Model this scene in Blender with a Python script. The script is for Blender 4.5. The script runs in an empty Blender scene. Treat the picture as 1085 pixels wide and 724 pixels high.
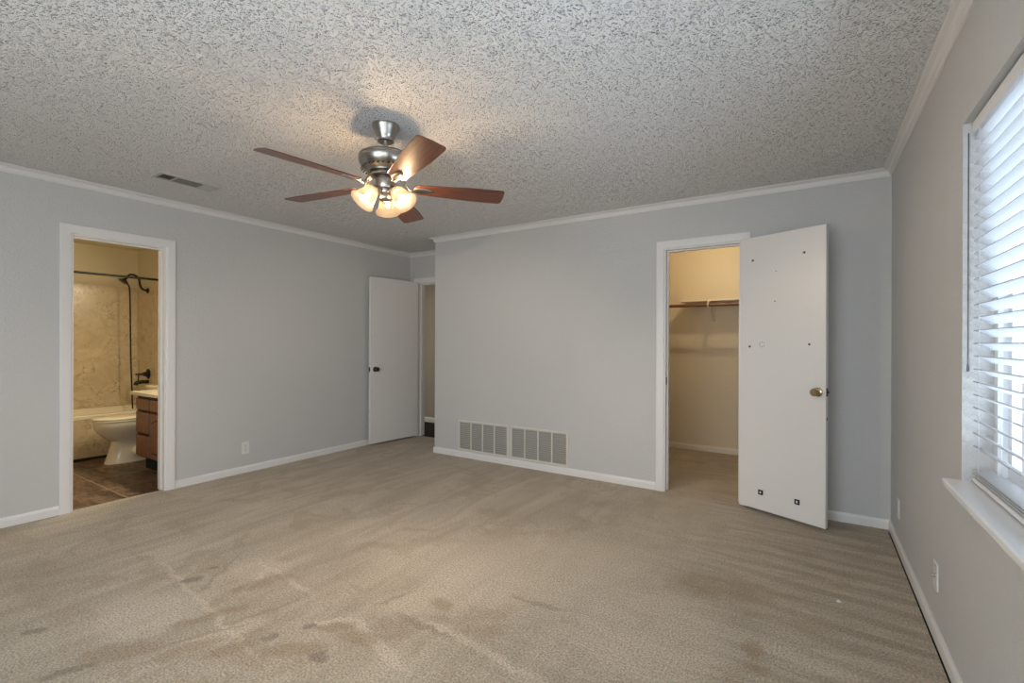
import bpy, bmesh, math, random
from mathutils import Vector, Matrix
random.seed(7)
PI = math.pi
SC = bpy.context.scene
COL = SC.collection

# ------------------------------------------------------------------ camera
W_PX = 1085.0
F_PX, YAW, ROLL, CAM_H = 499.455, math.radians(32.4882), math.radians(0.2072), 1.257
cam = bpy.data.cameras.new('camera'); cam_o = bpy.data.objects.new('camera', cam); COL.objects.link(cam_o)
cam.sensor_width = 36.0; cam.sensor_fit = 'HORIZONTAL'; cam.lens = F_PX / W_PX * 36.0
cam.shift_y = 0.941 / W_PX; cam.clip_start = 0.02
fw = Vector((-math.sin(YAW), math.cos(YAW), 0)); rt = Vector((math.cos(YAW), math.sin(YAW), 0)); up = Vector((0, 0, 1))
r2 = rt * math.cos(ROLL) + up * math.sin(ROLL); u2 = up * math.cos(ROLL) - rt * math.sin(ROLL)
cam_o.matrix_world = Matrix(((r2.x, u2.x, -fw.x, 0), (r2.y, u2.y, -fw.y, 0), (r2.z, u2.z, -fw.z, CAM_H), (0, 0, 0, 1)))
SC.camera = cam_o

# ------------------------------------------------------------------ view, world, daylight
SC.view_settings.view_transform = 'Standard'; SC.view_settings.look = 'None'
SC.view_settings.exposure = -0.2; SC.view_settings.gamma = 1.0; SC.view_settings.use_curve_mapping = False
SC.cycles.use_denoising = True
SC.cycles.max_bounces = 10; SC.cycles.diffuse_bounces = 6; SC.cycles.transparent_max_bounces = 16
SC.cycles.sample_clamp_indirect = 6.0; SC.cycles.caustics_reflective = False; SC.cycles.caustics_refractive = False
wd = bpy.data.worlds.new('world'); SC.world = wd; wd.use_nodes = True
bg = wd.node_tree.nodes['Background']; bg.inputs[0].default_value = (0.84, 0.92, 1.0, 1); bg.inputs[1].default_value = 1.7

def area(name, loc, rot, sx, sy, power, col):
    l = bpy.data.lights.new(name, 'AREA'); l.shape = 'RECTANGLE'; l.size = sx; l.size_y = sy; l.energy = power; l.color = col
    o = bpy.data.objects.new(name, l); o.location = loc; o.rotation_euler = rot; COL.objects.link(o); return o
def point(name, loc, power, col, r=0.03, parent=None):
    l = bpy.data.lights.new(name, 'POINT'); l.energy = power; l.color = col; l.shadow_soft_size = r
    o = bpy.data.objects.new(name, l); o.location = loc; o.parent = parent; COL.objects.link(o); return o
REAR_Y = -1.75; XRW = 0.4512
# added fill light behind the camera, as daylight from an added rear window
area('rear_fill_light', (-0.9, REAR_Y + 0.02, 1.25), (-PI/2, 0, PI), 2.1, 1.9, 78, (0.88, 0.95, 1.0))
# added fill light beside the camera, as daylight from an added side window
area('side_fill_light', (XRW - 0.02, -0.78, 1.42), (0, PI/2, 0), 1.24, 1.3, 22, (0.84, 0.93, 1.0))
# added lamp outside the blind, standing in for bounce off sunlit ground
area('ground_bounce_fill', (1.45, 2.1, 0.0), (0, math.radians(146), 0), 1.5, 3.4, 400, (0.72, 0.86, 1.0))
point('closet_bulb_light', (-0.83, 5.03, 2.32), 15, (1.0, 0.80, 0.50), 0.022)
area('bathroom_vanity_light', (-5.15, 2.40, 2.05), (math.radians(60), 0, PI), 0.6, 0.15, 33, (1.0, 0.87, 0.63))
point('hallway_light', (-3.2, 5.2, 2.2), 1.6, (1.0, 0.74, 0.48), 0.06)

# ------------------------------------------------------------------ materials
def mat(name, col, rough=0.6, metal=0.0, spec=0.5, coat=0.0):
    m = bpy.data.materials.new(name); m.use_nodes = True
    b = m.node_tree.nodes['Principled BSDF']
    b.inputs['Base Color'].default_value = (*col, 1); b.inputs['Roughness'].default_value = rough
    b.inputs['Metallic'].default_value = metal; b.inputs['Specular IOR Level'].default_value = spec
    b.inputs['Coat Weight'].default_value = coat
    return m
class NT:
    def __init__(s, m): s.t = m.node_tree; s.b = s.t.nodes['Principled BSDF']
    def n(s, typ, **kw):
        x = s.t.nodes.new(typ)
        for k, v in kw.items():
            if k in ('operation', 'blend_type', 'feature', 'wave_type', 'bands_direction', 'wave_profile', 'noise_dimensions', 'data_type', 'offset', 'clamp', 'use_clamp', 'interpolation_type'): setattr(x, k, v)
            else: x.inputs[k].default_value = v
        return x
    def l(s, a, b): s.t.links.new(a, b)
    def coord(s, scale=(1, 1, 1), rot=(0, 0, 0), loc=(0, 0, 0)):
        c = s.n('ShaderNodeTexCoord'); m = s.n('ShaderNodeMapping'); m.inputs['Scale'].default_value = scale
        m.inputs['Rotation'].default_value = rot; m.inputs['Location'].default_value = loc
        s.l(c.outputs['Object'], m.inputs['Vector']); return m.outputs['Vector']
    def noise(s, vec, scale, detail=3, rough=0.5, dist=0.0):
        x = s.n('ShaderNodeTexNoise', Scale=scale, Detail=detail, Roughness=rough, Distortion=dist); s.l(vec, x.inputs['Vector']); return x.outputs['Fac']
    def ramp(s, fac, stops):
        r = s.n('ShaderNodeValToRGB'); e = r.color_ramp.elements
        while len(e) < len(stops): e.new(0.5)
        for i, (p, c) in enumerate(stops):
            e[i].position = p; e[i].color = (*c, 1) if len(c) == 3 else c
        s.l(fac, r.inputs['Fac']); return r.outputs['Color']
    def mix(s, fac, a, b, blend='MIX'):
        x = s.n('ShaderNodeMix', data_type='RGBA', blend_type=blend)
        for v, i in ((fac, 0), (a, 6), (b, 7)):
            if isinstance(v, (int, float)): x.inputs[i].default_value = v
            elif isinstance(v, tuple): x.inputs[i].default_value = (*v, 1)
            else: s.l(v, x.inputs[i])
        return x.outputs[2]
    def math(s, op, a, b=0.0):
        x = s.n('ShaderNodeMath', operation=op)
        for v, i in ((a, 0), (b, 1)):
            if isinstance(v, (int, float)): x.inputs[i].default_value = v
            else: s.l(v, x.inputs[i])
        return x.outputs[0]
    def maprange(s, v, a, b, c=0.0, d=1.0):
        x = s.n('ShaderNodeMapRange', interpolation_type='SMOOTHSTEP'); s.l(v, x.inputs[0])
        for i, q in zip((1, 2, 3, 4), (a, b, c, d)): x.inputs[i].default_value = q
        return x.outputs[0]
    def color(s, c): s.l(c, s.b.inputs['Base Color'])
    def bump(s, h, strength, dist):
        x = s.n('ShaderNodeBump', Strength=strength, Distance=dist); s.l(h, x.inputs['Height']); s.l(x.outputs['Normal'], s.b.inputs['Normal'])

def wall_mat(name, col, bump=0.5):
    m = mat(name, col, 0.55, spec=0.35); t = NT(m); v = t.coord()
    a = t.noise(v, 90, 3, 0.55); b = t.noise(v, 28, 2, 0.5)
    h = t.math('ADD', t.maprange(a, 0.42, 0.62), t.math('MULTIPLY', b, 0.6))
    t.bump(h, bump, 0.0022)
    n = t.noise(v, 1.3, 3); t.color(t.mix(n, tuple(c * 0.97 for c in col), tuple(min(1, c * 1.03) for c in col)))
    return m
M = {}
M['wall'] = wall_mat('grey_wall_paint', (0.565, 0.565, 0.558))
M['bath_paint'] = wall_mat('cream_wall_paint', (0.66, 0.60, 0.46), 0.3)
M['closet_paint'] = wall_mat('tan_closet_paint', (0.68, 0.60, 0.46), 0.3)
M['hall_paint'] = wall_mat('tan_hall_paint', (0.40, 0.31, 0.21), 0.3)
M['trim'] = mat('white_trim_paint', (0.75, 0.74, 0.73), 0.38)
M['crown'] = mat('white_crown_paint', (0.72, 0.705, 0.69), 0.45)
M['door'] = mat('white_door_paint', (0.75, 0.735, 0.715), 0.32)
t = NT(M['door']); v = t.coord((40, 40, 1.2)); t.bump(t.noise(v, 3, 3), 0.08, 0.002)
M['dark'] = mat('void_shade', (0.006, 0.006, 0.006), 0.9)  # near-black: shade inside holes, slots and recesses put into the colour
M['black'] = mat('black_metal', (0.010, 0.010, 0.011), 0.38, 0.3)
M['white_plastic'] = mat('white_plastic', (0.72, 0.71, 0.68), 0.35)
M['slot'] = mat('socket_slot', (0.05, 0.05, 0.05), 0.6)
M['screw'] = mat('steel_screw', (0.45, 0.44, 0.42), 0.35, 0.9)
M['nickel'] = mat('brushed_nickel', (0.37, 0.345, 0.31), 0.28, 1.0)
t = NT(M['nickel']); v = t.coord((1, 1, 60)); t.bump(t.noise(v, 8, 2), 0.06, 0.001)
M['nickel_dark'] = mat('dark_nickel', (0.10, 0.095, 0.09), 0.4, 0.9)
M['brass'] = mat('antique_brass', (0.46, 0.36, 0.21), 0.25, 1.0)
M['knob_dark'] = mat('dark_bronze', (0.08, 0.065, 0.05), 0.3, 0.9)

# blade wood
m = M['blade'] = mat('rosewood_blade', (0.2, 0.06, 0.03), 0.36, spec=0.5, coat=0.2); t = NT(m)
v = t.coord((1.6, 22, 22)); a = t.noise(v, 3.0, 5, 0.6, 0.8); b = t.noise(t.coord((3, 60, 60)), 4, 3)
t.color(t.mix(t.math('MULTIPLY', b, 0.45), t.ramp(a, [(0.30, (0.050, 0.018, 0.012)), (0.50, (0.145, 0.048, 0.027)), (0.72, (0.24, 0.092, 0.052))]), (0.07, 0.022, 0.013)))
# oak
m = M['oak'] = mat('oak_cabinet', (0.3, 0.13, 0.05), 0.4); t = NT(m)
v = t.coord((5, 5, 1.2)); a = t.noise(v, 9, 5, 0.65, 1.2); b = t.noise(t.coord((30, 30, 2.0)), 10, 3)
t.color(t.mix(t.math('MULTIPLY', b, 0.5), t.ramp(a, [(0.3, (0.13, 0.048, 0.024)), (0.55, (0.25, 0.105, 0.055)), (0.75, (0.36, 0.175, 0.095))]), (0.10, 0.038, 0.02)))
M['recess_shade'] = mat('painted_recess_shade', (0.022, 0.009, 0.005), 0.5)  # shade in cabinet gaps, grooves and at the tub base, painted near-black
# marble surround
m = M['marble'] = mat('beige_cultured_marble', (0.6, 0.5, 0.35), 0.28); t = NT(m); v = t.coord()
a = t.noise(v, 5.5, 6, 0.65, 1.6); vein = t.math('ABSOLUTE', t.math('SUBTRACT', a, 0.5)); vm = t.maprange(vein, 0.0, 0.02, 1.0, 0.0)
msk = t.maprange(t.noise(v, 6.0, 2), 0.47, 0.58); c = t.ramp(t.noise(v, 6, 5, 0.6, 0.8), [(0.3, (0.52, 0.42, 0.27)), (0.7, (0.69, 0.59, 0.42))])
t.color(t.mix(t.math('MULTIPLY', t.math('MULTIPLY', vm, msk), 0.75), c, (0.16, 0.11, 0.055)))
M['porcelain'] = mat('bisque_porcelain', (0.80, 0.73, 0.58), 0.12)
M['countertop'] = mat('cream_countertop', (0.70, 0.63, 0.48), 0.2)
# slate tile: grout through y = 1.55 and x = -5.08
m = M['tile'] = mat('brown_slate_tile', (0.1, 0.07, 0.05), 0.42); t = NT(m)
br = t.n('ShaderNodeTexBrick', offset=0.0, Scale=1.0); br.inputs['Brick Width'].default_value = 0.46; br.inputs['Row Height'].default_value = 0.46
br.inputs['Mortar Size'].default_value = 0.0035; br.inputs['Mortar Smooth'].default_value = 0.2
t.l(t.coord(loc=(5.08 - 0.46*0, -1.55 + 0.46*0, 0)), br.inputs['Vector'])
a = t.noise(t.coord((1, 2.6, 1)), 4.2, 6, 0.68, 1.0)
c = t.ramp(a, [(0.34, (0.022, 0.016, 0.012)), (0.50, (0.115, 0.070, 0.045)), (0.68, (0.25, 0.165, 0.105))])
t.color(t.mix(br.outputs['Fac'], c, (0.42, 0.31, 0.21))); t.bump(t.math('SUBTRACT', a, br.outputs['Fac']), 0.35, 0.004)
# dark wood hall floor
m = M['hall_floor'] = mat('dark_wood_floor', (0.03, 0.015, 0.01), 0.6, spec=0.15); t = NT(m)
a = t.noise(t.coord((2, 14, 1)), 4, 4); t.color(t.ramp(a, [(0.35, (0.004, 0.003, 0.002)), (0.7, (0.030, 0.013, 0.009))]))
# popcorn ceiling
m = M['ceiling'] = mat('popcorn_ceiling', (0.72, 0.71, 0.70), 0.5, spec=0.5); t = NT(m); v = t.coord()
def blobs(scale, lo, hi, seed):
    vv = t.coord(loc=seed); w = t.n('ShaderNodeTexNoise', Scale=scale * 0.8, Detail=2.0); t.l(vv, w.inputs['Vector'])
    vm_ = t.n('ShaderNodeVectorMath', operation='MULTIPLY_ADD'); t.l(w.outputs['Color'], vm_.inputs[0]); vm_.inputs[1].default_value = (0.35 / scale,) * 3; t.l(vv, vm_.inputs[2])
    vo = t.n('ShaderNodeTexVoronoi', feature='F1', Scale=scale); t.l(vm_.outputs[0], vo.inputs['Vector'])
    return t.maprange(vo.outputs['Distance'], lo, hi, 1.0, 0.0)
b1 = blobs(66, 0.05, 0.40, (0, 0, 0)); b2 = blobs(125, 0.05, 0.45, (3.1, 1.7, 0)); msk = t.maprange(t.noise(v, 30, 2), 0.42, 0.56)
h = t.math('ADD', t.math('MULTIPLY', b1, msk), t.math('MULTIPLY', b2, 0.45))
t.bump(h, 1.0, 0.019)
t.color(t.mix(t.noise(v, 1.1, 3), (0.74, 0.735, 0.725), (0.78, 0.775, 0.77)))
# carpet
m = M['carpet'] = mat('tan_carpet', (0.4, 0.3, 0.2), 0.95, spec=0.1); t = NT(m); v = t.coord()
xyz = t.n('ShaderNodeSeparateXYZ'); t.l(v, xyz.inputs[0])
fine = t.noise(v, 115, 3, 0.65); mid = t.noise(v, 38, 3, 0.6)
strk_y = t.noise(t.coord((3.0, 0.55, 1), rot=(0, 0, 0.16)), 2.2, 5, 0.6, 0.7)         # passes of the vacuum along the room
strk_x = t.noise(t.coord((0.8, 5.0, 1), rot=(0, 0, -0.10)), 2.4, 4, 0.55, 1.2)        # short passes toward the window wall
side = t.maprange(t.math('ADD', xyz.outputs[0], t.math('MULTIPLY', t.noise(v, 1.2, 2), 0.8)), -1.3, 0.35)
strk = t.mix(side, strk_y, strk_x)
big = t.noise(v, 0.85, 4, 0.6, 0.6); patch = t.noise(t.coord((1.0, 1.5, 1), rot=(0, 0, 0.5)), 2.6, 5, 0.62, 1.0)
wob = t.n('ShaderNodeTexNoise', Scale=8.0, Detail=5.0, Roughness=0.68); t.l(v, wob.inputs['Vector'])
wv = t.n('ShaderNodeVectorMath', operation='MULTIPLY_ADD'); t.l(wob.outputs['Color'], wv.inputs[0]); wv.inputs[1].default_value = (0.13, 0.13, 0); t.l(v, wv.inputs[2])
def spot(x, y, rx, ry, rot=0.0, soft=0.38):
    """soft-edged worn patch centred at x, y; 1 inside, 0 outside"""
    a = t.n('ShaderNodeVectorMath', operation='SUBTRACT'); t.l(wv.outputs[0], a.inputs[0]); a.inputs[1].default_value = (x + .065, y + .065, 0)
    r = t.n('ShaderNodeVectorRotate'); r.rotation_type = 'Z_AXIS'; t.l(a.outputs[0], r.inputs['Vector']); r.inputs['Angle'].default_value = -rot
    m_ = t.n('ShaderNodeVectorMath', operation='MULTIPLY'); t.l(r.outputs[0], m_.inputs[0]); m_.inputs[1].default_value = (1/rx, 1/ry, 0)
    q = t.n('ShaderNodeVectorMath', operation='LENGTH'); t.l(m_.outputs[0], q.inputs[0]); return t.maprange(q.outputs['Value'], 1 - soft, 1 + soft, 1.0, 0.0)
def many(lst):
    o = None
    for a in lst: q = spot(*a); o = q if o is None else t.math('MAXIMUM', o, q)
    return o
base = t.mix(t.maprange(strk, 0.30, 0.70), (0.325, 0.274, 0.208), (0.450, 0.392, 0.312))
base = t.mix(t.math('MULTIPLY', t.maprange(big, 0.48, 0.70), 0.45), base, (0.320, 0.262, 0.188))
base = t.mix(t.math('MULTIPLY', t.maprange(patch, 0.52, 0.62), 0.50), base, (0.300, 0.232, 0.155))
pale = many([(-2.60, .92, .22, .17, .3), (-2.58, 1.44, .16, .10, .9), (-1.35, 2.3, .75, .42, .5), (-2.12, 1.05, .16, .06, 1.3), (-.6, 2.1, .3, .35, .2), (-1.55, 1.75, .30, .12, .8)])
base = t.mix(t.math('MULTIPLY', pale, 0.5), base, (0.540, 0.468, 0.376))
lines = many([(-2.526, 1.120, 0.644, 0.014, -0.126), (-1.179, 1.566, 0.299, 0.022, -0.104), (-1.543, 1.367, 0.250, 0.028, -0.269), (-2.407, 1.474, 0.312, 0.018, -0.098), (-2.464, 1.367, 0.117, 0.016, -0.964), (-1.823, 1.348, 0.123, 0.016, 0.805)])
base = t.mix(t.math('MULTIPLY', lines, 0.5), base, (0.590, 0.515, 0.420))
dents = many([(-1.117, 1.989, 0.152, 0.016, 0.063), (-1.716, 1.651, 0.095, 0.014, 1.142), (-1.462, 1.560, 0.178, 0.016, -0.014), (-0.493, 2.564, 0.098, 0.016, -0.215), (-0.389, 2.694, 0.106, 0.014, -0.128), (-2.192, 0.985, 0.171, 0.012, 1.081), (-2.702, 1.302, 0.227, 0.01, 2.202), (-2.144, 1.236, 0.174, 0.012, 1.297)])
base = t.mix(t.math('MULTIPLY', dents, 0.55), base, (0.240, 0.185, 0.125))
brown = many([(-2.42, 1.34, .10, .045, 1.1), (-2.37, 1.47, .05, .035, .4), (-2.33, 1.06, .13, .035, 1.2), (-2.36, .76, .16, .06, .8), (-2.15, .90, .14, .035, 1.2), (-2.0, 1.0, .10, .035, 1.2), (-1.78, 1.15, .12, .045, .6), (-2.28, 1.17, .07, .030, 1.2), (-1.76, 1.33, .08, .03, .5), (-.20, 2.17, .035, .06, .2), (-.19, 2.05, .035, .03, .2), (-.40, 2.62, .22, .12, .2), (-1.5, 1.72, .06, .05, 0), (-1.62, 1.35, .10, .05, .4)])
base = t.mix(t.math('MULTIPLY', brown, 0.60), base, (0.265, 0.190, 0.112))
grey = many([(-2.764, 1.19, .055, .025, .9), (-2.793, 1.32, .025, .018, .6), (-1.949, 1.145, .030, .026, .6), (-1.861, 1.273, .035, .025, .6), (-2.386, .603, .09, .022, 1.2), (-2.83, .608, .05, .025, .8), (-1.66, 1.17, .03, .03, 0)])
worn = many([(-2.20, 1.62, .26, .10, .9), (-1.25, 1.56, .18, .10, .7), (-1.75, 2.98, .5, .16, .1), (-1.3, 3.5, .4, .14, .1), (-3.6, 3.7, .45, .25, 1.0)])
base = t.mix(t.math('MULTIPLY', worn, 0.17), base, (0.250, 0.200, 0.145))
base = t.mix(t.math('MULTIPLY', grey, 0.7), base, (0.165, 0.130, 0.095))
# rows left by the vacuum in the corner beside the window wall
ws = t.n('ShaderNodeTexWave', wave_type='BANDS', bands_direction='Y', Scale=2.1, Distortion=2.2, Detail=2.0); ws.inputs['Detail Scale'].default_value = 0.7; t.l(t.coord(rot=(0, 0, 0.12)), ws.inputs['Vector'])
rows = t.math('MULTIPLY', spot(.22, 3.1, .55, 1.0, 0, .45), t.math('MULTIPLY', t.maprange(ws.outputs['Fac'], 0.15, 0.6, 1.0, 0.0), 0.42))
base = t.mix(rows, base, (0.215, 0.172, 0.120))
base = t.mix(t.maprange(fine, 0.30, 0.70), t.mix(1.0, base, (0.56, 0.55, 0.53), 'MULTIPLY'), t.mix(1.0, base, (1.38, 1.38, 1.38), 'MULTIPLY'))
t.color(base); t.b.inputs['Sheen Weight'].default_value = 0.34; t.b.inputs['Sheen Roughness'].default_value = 0.55; t.b.inputs['Sheen Tint'].default_value = (0.95, 0.88, 0.78, 1)
t.bump(t.math('ADD', t.math('ADD', fine, t.math('MULTIPLY', mid, 0.7)), t.math('MULTIPLY', strk, 1.2)), 0.8, 0.007)
# glass pane, lamp glass
def glass(name, tint, tr):
    m = bpy.data.materials.new(name); m.use_nodes = True; nt = m.node_tree; nt.nodes.remove(nt.nodes['Principled BSDF'])
    tb = nt.nodes.new('ShaderNodeBsdfTransparent'); tb.inputs[0].default_value = (*tint, 1); g = nt.nodes.new('ShaderNodeBsdfGlossy'); g.inputs[1].default_value = 0.02
    mx = nt.nodes.new('ShaderNodeMixShader'); mx.inputs[0].default_value = 1 - tr
    nt.links.new(tb.outputs[0], mx.inputs[1]); nt.links.new(g.outputs[0], mx.inputs[2]); nt.links.new(mx.outputs[0], nt.nodes['Material Output'].inputs[0]); return m
M['pane'] = glass('window_glass', (0.96, 0.98, 1.0), 0.94)
m = M['shade'] = bpy.data.materials.new('lit_alabaster_glass'); m.use_nodes = True; nt = m.node_tree; P_ = nt.nodes['Principled BSDF']
P_.inputs['Base Color'].default_value = (0.012, 0.010, 0.007, 1); P_.inputs['Roughness'].default_value = 0.25
P_.inputs['Emission Color'].default_value = (1.0, 0.66, 0.38, 1); P_.inputs['Emission Strength'].default_value = 1.15
tl = nt.nodes.new('ShaderNodeBsdfTranslucent'); tl.inputs[0].default_value = (0.012, 0.010, 0.006, 1)
tp = nt.nodes.new('ShaderNodeBsdfTransparent'); tp.inputs[0].default_value = (1.0, 0.92, 0.80, 1)
m1 = nt.nodes.new('ShaderNodeMixShader'); m1.inputs[0].default_value = 0.35; m2 = nt.nodes.new('ShaderNodeMixShader'); m2.inputs[0].default_value = 0.34
nt.links.new(P_.outputs[0], m1.inputs[1]); nt.links.new(tl.outputs[0], m1.inputs[2]); nt.links.new(m1.outputs[0], m2.inputs[1]); nt.links.new(tp.outputs[0], m2.inputs[2])
nt.links.new(m2.outputs[0], nt.nodes['Material Output'].inputs[0])
m = M['bulb'] = mat('lit_bulb', (1, 0.9, 0.7), 0.4); b = m.node_tree.nodes['Principled BSDF']
b.inputs['Emission Color'].default_value = (1.0, 0.79, 0.58, 1); b.inputs['Emission Strength'].default_value = 5200.0
# blind slat: white, a little translucent
m = M['slat'] = mat('white_blind_slat', (0.66, 0.67, 0.68), 0.4); nt = m.node_tree
tl = nt.nodes.new('ShaderNodeBsdfTranslucent'); tl.inputs[0].default_value = (0.9, 0.93, 0.97, 1); mx = nt.nodes.new('ShaderNodeMixShader'); mx.inputs[0].default_value = 0.22
nt.links.new(nt.nodes['Principled BSDF'].outputs[0], mx.inputs[1]); nt.links.new(tl.outputs[0], mx.inputs[2]); nt.links.new(mx.outputs[0], nt.nodes['Material Output'].inputs[0])
M['vinyl'] = mat('white_vinyl_frame', (0.78, 0.79, 0.80), 0.35)
M['cord'] = mat('blind_cord', (0.55, 0.56, 0.58), 0.6)
M['sill'] = mat('white_sill_paint', (0.80, 0.805, 0.81), 0.22)
M['wand'] = mat('clear_grey_wand', (0.10, 0.115, 0.14), 0.25)
M['vent_grey'] = mat('vent_louver_paint', (0.20, 0.195, 0.18), 0.5)
M['vent_pale'] = mat('vent_frame_paint', (0.50, 0.49, 0.46), 0.5)
M['grille'] = mat('almond_grille_paint', (0.66, 0.64, 0.58), 0.4)
M['louver'] = mat('grille_louver_paint', (0.50, 0.485, 0.45), 0.5)
M['filter'] = mat('dusty_filter', (0.36, 0.35, 0.325), 0.9)
m = M['rod_wood'] = mat('closet_rod_wood', (0.13, 0.045, 0.025), 0.4); t = NT(m); t.color(t.ramp(t.noise(t.coord((2, 40, 40)), 3, 3), [(0.3, (0.085, 0.028, 0.016)), (0.7, (0.20, 0.08, 0.045))]))
M['shelf_white'] = mat('cream_shelf_paint', (0.74, 0.68, 0.56), 0.4)
M['ground'] = mat('pale_ground', (0.5, 0.5, 0.5), 0.9)

# ------------------------------------------------------------------ mesh helpers
class MB:
    def __init__(s): s.bm = bmesh.new()
    def box(s, a, b, mtx=None):
        x0, y0, z0 = a; x1, y1, z1 = b
        vs = [s.bm.verts.new(p) for p in ((x0, y0, z0), (x1, y0, z0), (x1, y1, z0), (x0, y1, z0), (x0, y0, z1), (x1, y0, z1), (x1, y1, z1), (x0, y1, z1))]
        if mtx is not None:
            for q in vs: q.co = mtx @ q.co
        for f in ((3, 2, 1, 0), (4, 5, 6, 7), (0, 1, 5, 4), (1, 2, 6, 5), (2, 3, 7, 6), (3, 0, 4, 7)): s.bm.faces.new([vs[i] for i in f])
        return s
    def loft(s, rings, cap=True, closed=True):
        R = [[s.bm.verts.new(p) for p in r] for r in rings]; n = len(R[0])
        for a, b in zip(R, R[1:]):
            for i in range(n if closed else n - 1):
                j = (i + 1) % n; s.bm.faces.new((a[i], a[j], b[j], b[i]))
        if cap: s.bm.faces.new(R[0][::-1]); s.bm.faces.new(R[-1])
        return s
    def lathe(s, prof, c=(0, 0, 0), n=32, mtx=None, cap=False):
        rings = []
        for r, z in prof:
            ring = [Vector((r * math.cos(2*PI*k/n), r * math.sin(2*PI*k/n), z)) for k in range(n)]
            ring = [(mtx @ p if mtx is not None else p) + Vector(c) for p in ring]; rings.append(ring)
        return s.loft(rings, cap)
    def tube(s, pts, r, n=12, cap=True):
        pts = [Vector(p) for p in pts]; rr = r if isinstance(r, (list, tuple)) else [r] * len(pts); rings = []; prev = None
        for i, p in enumerate(pts):
            d = (pts[min(i+1, len(pts)-1)] - pts[max(i-1, 0)]).normalized()
            if prev is None: a = d.orthogonal().normalized()
            else: a = (prev - d * prev.dot(d)).normalized()
            prev = a; b = d.cross(a)
            rings.append([p + (a * math.cos(2*PI*k/n) + b * math.sin(2*PI*k/n)) * rr[i] for k in range(n)])
        return s.loft(rings, cap)
    def prism(s, poly, h0, h1, f):
        return s.loft([[f(x, y, h0) for x, y in poly], [f(x, y, h1) for x, y in poly]])
    def build(s, name, m, parent=None, smooth=False, bevel=0.0, loc=None, seg=2):
        bmesh.ops.recalc_face_normals(s.bm, faces=s.bm.faces)
        me = bpy.data.meshes.new(name); s.bm.to_mesh(me); s.bm.free()
        if smooth: me.shade_smooth()
        o = bpy.data.objects.new(name, me); COL.objects.link(o); me.materials.append(m)
        if smooth: me.set_sharp_from_angle(angle=math.radians(42))
        if bevel:
            b = o.modifiers.new('bevel', 'BEVEL'); b.width = bevel; b.segments = seg; b.limit_method = 'ANGLE'; b.angle_limit = math.radians(40)
        if parent: o.parent = parent
        if loc: o.location = loc
        return o
def tag(o, label, cat, group=None, kind=None):
    o['label'] = label; o['category'] = cat
    if group: o['group'] = group
    if kind: o['kind'] = kind
    return o
def empty(name, loc=(0, 0, 0), rz=0.0):
    o = bpy.data.objects.new(name, None); COL.objects.link(o); o.location = loc; o.rotation_euler = (0, 0, rz); o.empty_display_size = 0.1; return o
def spline(pts, n=8):
    P = [Vector(p) for p in pts]; P = [P[0]] + P + [P[-1]]; out = []
    for i in range(1, len(P) - 2):
        for k in range(n):
            u = k / n; a, b, c, d = P[i-1], P[i], P[i+1], P[i+2]
            out.append(0.5 * ((2*b) + (c - a)*u + (2*a - 5*b + 4*c - d)*u*u + (3*b - a - 3*c + d)*u**3))
    out.append(P[-2]); return out
def struct(o, label, cat): return tag(o, label, cat, kind='structure')

# ------------------------------------------------------------------ room shell
XR, YB, XL, YR, XC, H = 0.4512, 4.0639, -4.5825, 4.631, -3.6292, 2.44
T = 0.12
# openings
BY0, BY1, BZ = 1.175, 1.785, 2.05          # bathroom doorway in the left wall
CX0, CX1, CZ = -1.062, -0.462, 2.058       # closet doorway in the back wall
EX0, EX1, EZ = -4.445, -3.69, 2.045        # entry doorway in the alcove wall
WY0, WY1, WZ0, WZ1 = 0.35, 2.28, 0.745, 2.04
VY0, VY1 = -1.48, -0.08                    # added unseen window, beside the camera
YBACK = 5.83

w = MB(); w.box((XL - T, REAR_Y, -.02), (XL, BY0, H)); w.box((XL - T, BY1, -.02), (XL, YR + T, H)); w.box((XL - T, BY0, BZ), (XL, BY1, H))
struct(w.build('wall_left', M['wall']), 'grey textured wall holding the bathroom doorway', 'wall')
w = MB(); w.box((XC, YB, -.02), (CX0, YB + T, H)); w.box((CX1, YB, -.02), (XR + .15, YB + T, H)); w.box((CX0, YB, CZ), (CX1, YB + T, H))
struct(w.build('wall_back', M['wall']), 'grey textured wall with return air grilles and closet doorway', 'wall')
w = MB(); w.box((XC, YB + T, -.02), (XC + T, YR + T, H))
struct(w.build('wall_alcove_side', M['wall']), 'short grey wall return beside the entry alcove', 'wall')
w = MB(); w.box((XL - T, YR, -.02), (EX0, YR + T, H)); w.box((EX1, YR, -.02), (XC + T, YR + T, H)); w.box((EX0, YR, EZ), (EX1, YR + T, H))
struct(w.build('wall_alcove', M['wall']), 'grey wall above and around the entry doorway', 'wall')
w = MB(); w.box((XR, WY1, -.02), (XR + .15, YBACK + .1, H)); w.box((XR, REAR_Y, -.02), (XR + .15, VY0, H)); w.box((XR, VY1, -.02), (XR + .15, WY0, H)); w.box((XR, VY0, -.02), (XR + .15, VY1, WZ0)); w.box((XR, VY0, WZ1), (XR + .15, VY1, H)); w.box((XR, WY0, -.02), (XR + .15, WY1, WZ0)); w.box((XR, WY0, WZ1), (XR + .15, WY1, H))
struct(w.build('wall_right', M['wall']), 'darker grey wall with the blind-covered window', 'wall')
w = MB(); a, b = -2.0, .2  # opening for the added rear window
w.box((XL - T, REAR_Y - T, -.02), (a, REAR_Y, H)); w.box((b, REAR_Y - T, -.02), (XR + .15, REAR_Y, H)); w.box((a, REAR_Y - T, -.02), (b, REAR_Y, .25)); w.box((a, REAR_Y - T, 2.25), (b, REAR_Y, H))
struct(w.build('wall_rear', M['wall']), 'grey wall behind the viewer with an opening for an added window', 'wall')
w = MB(); w.box((XL - T, REAR_Y - T, H), (XR + .15, YR + T, H + .1))
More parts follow.
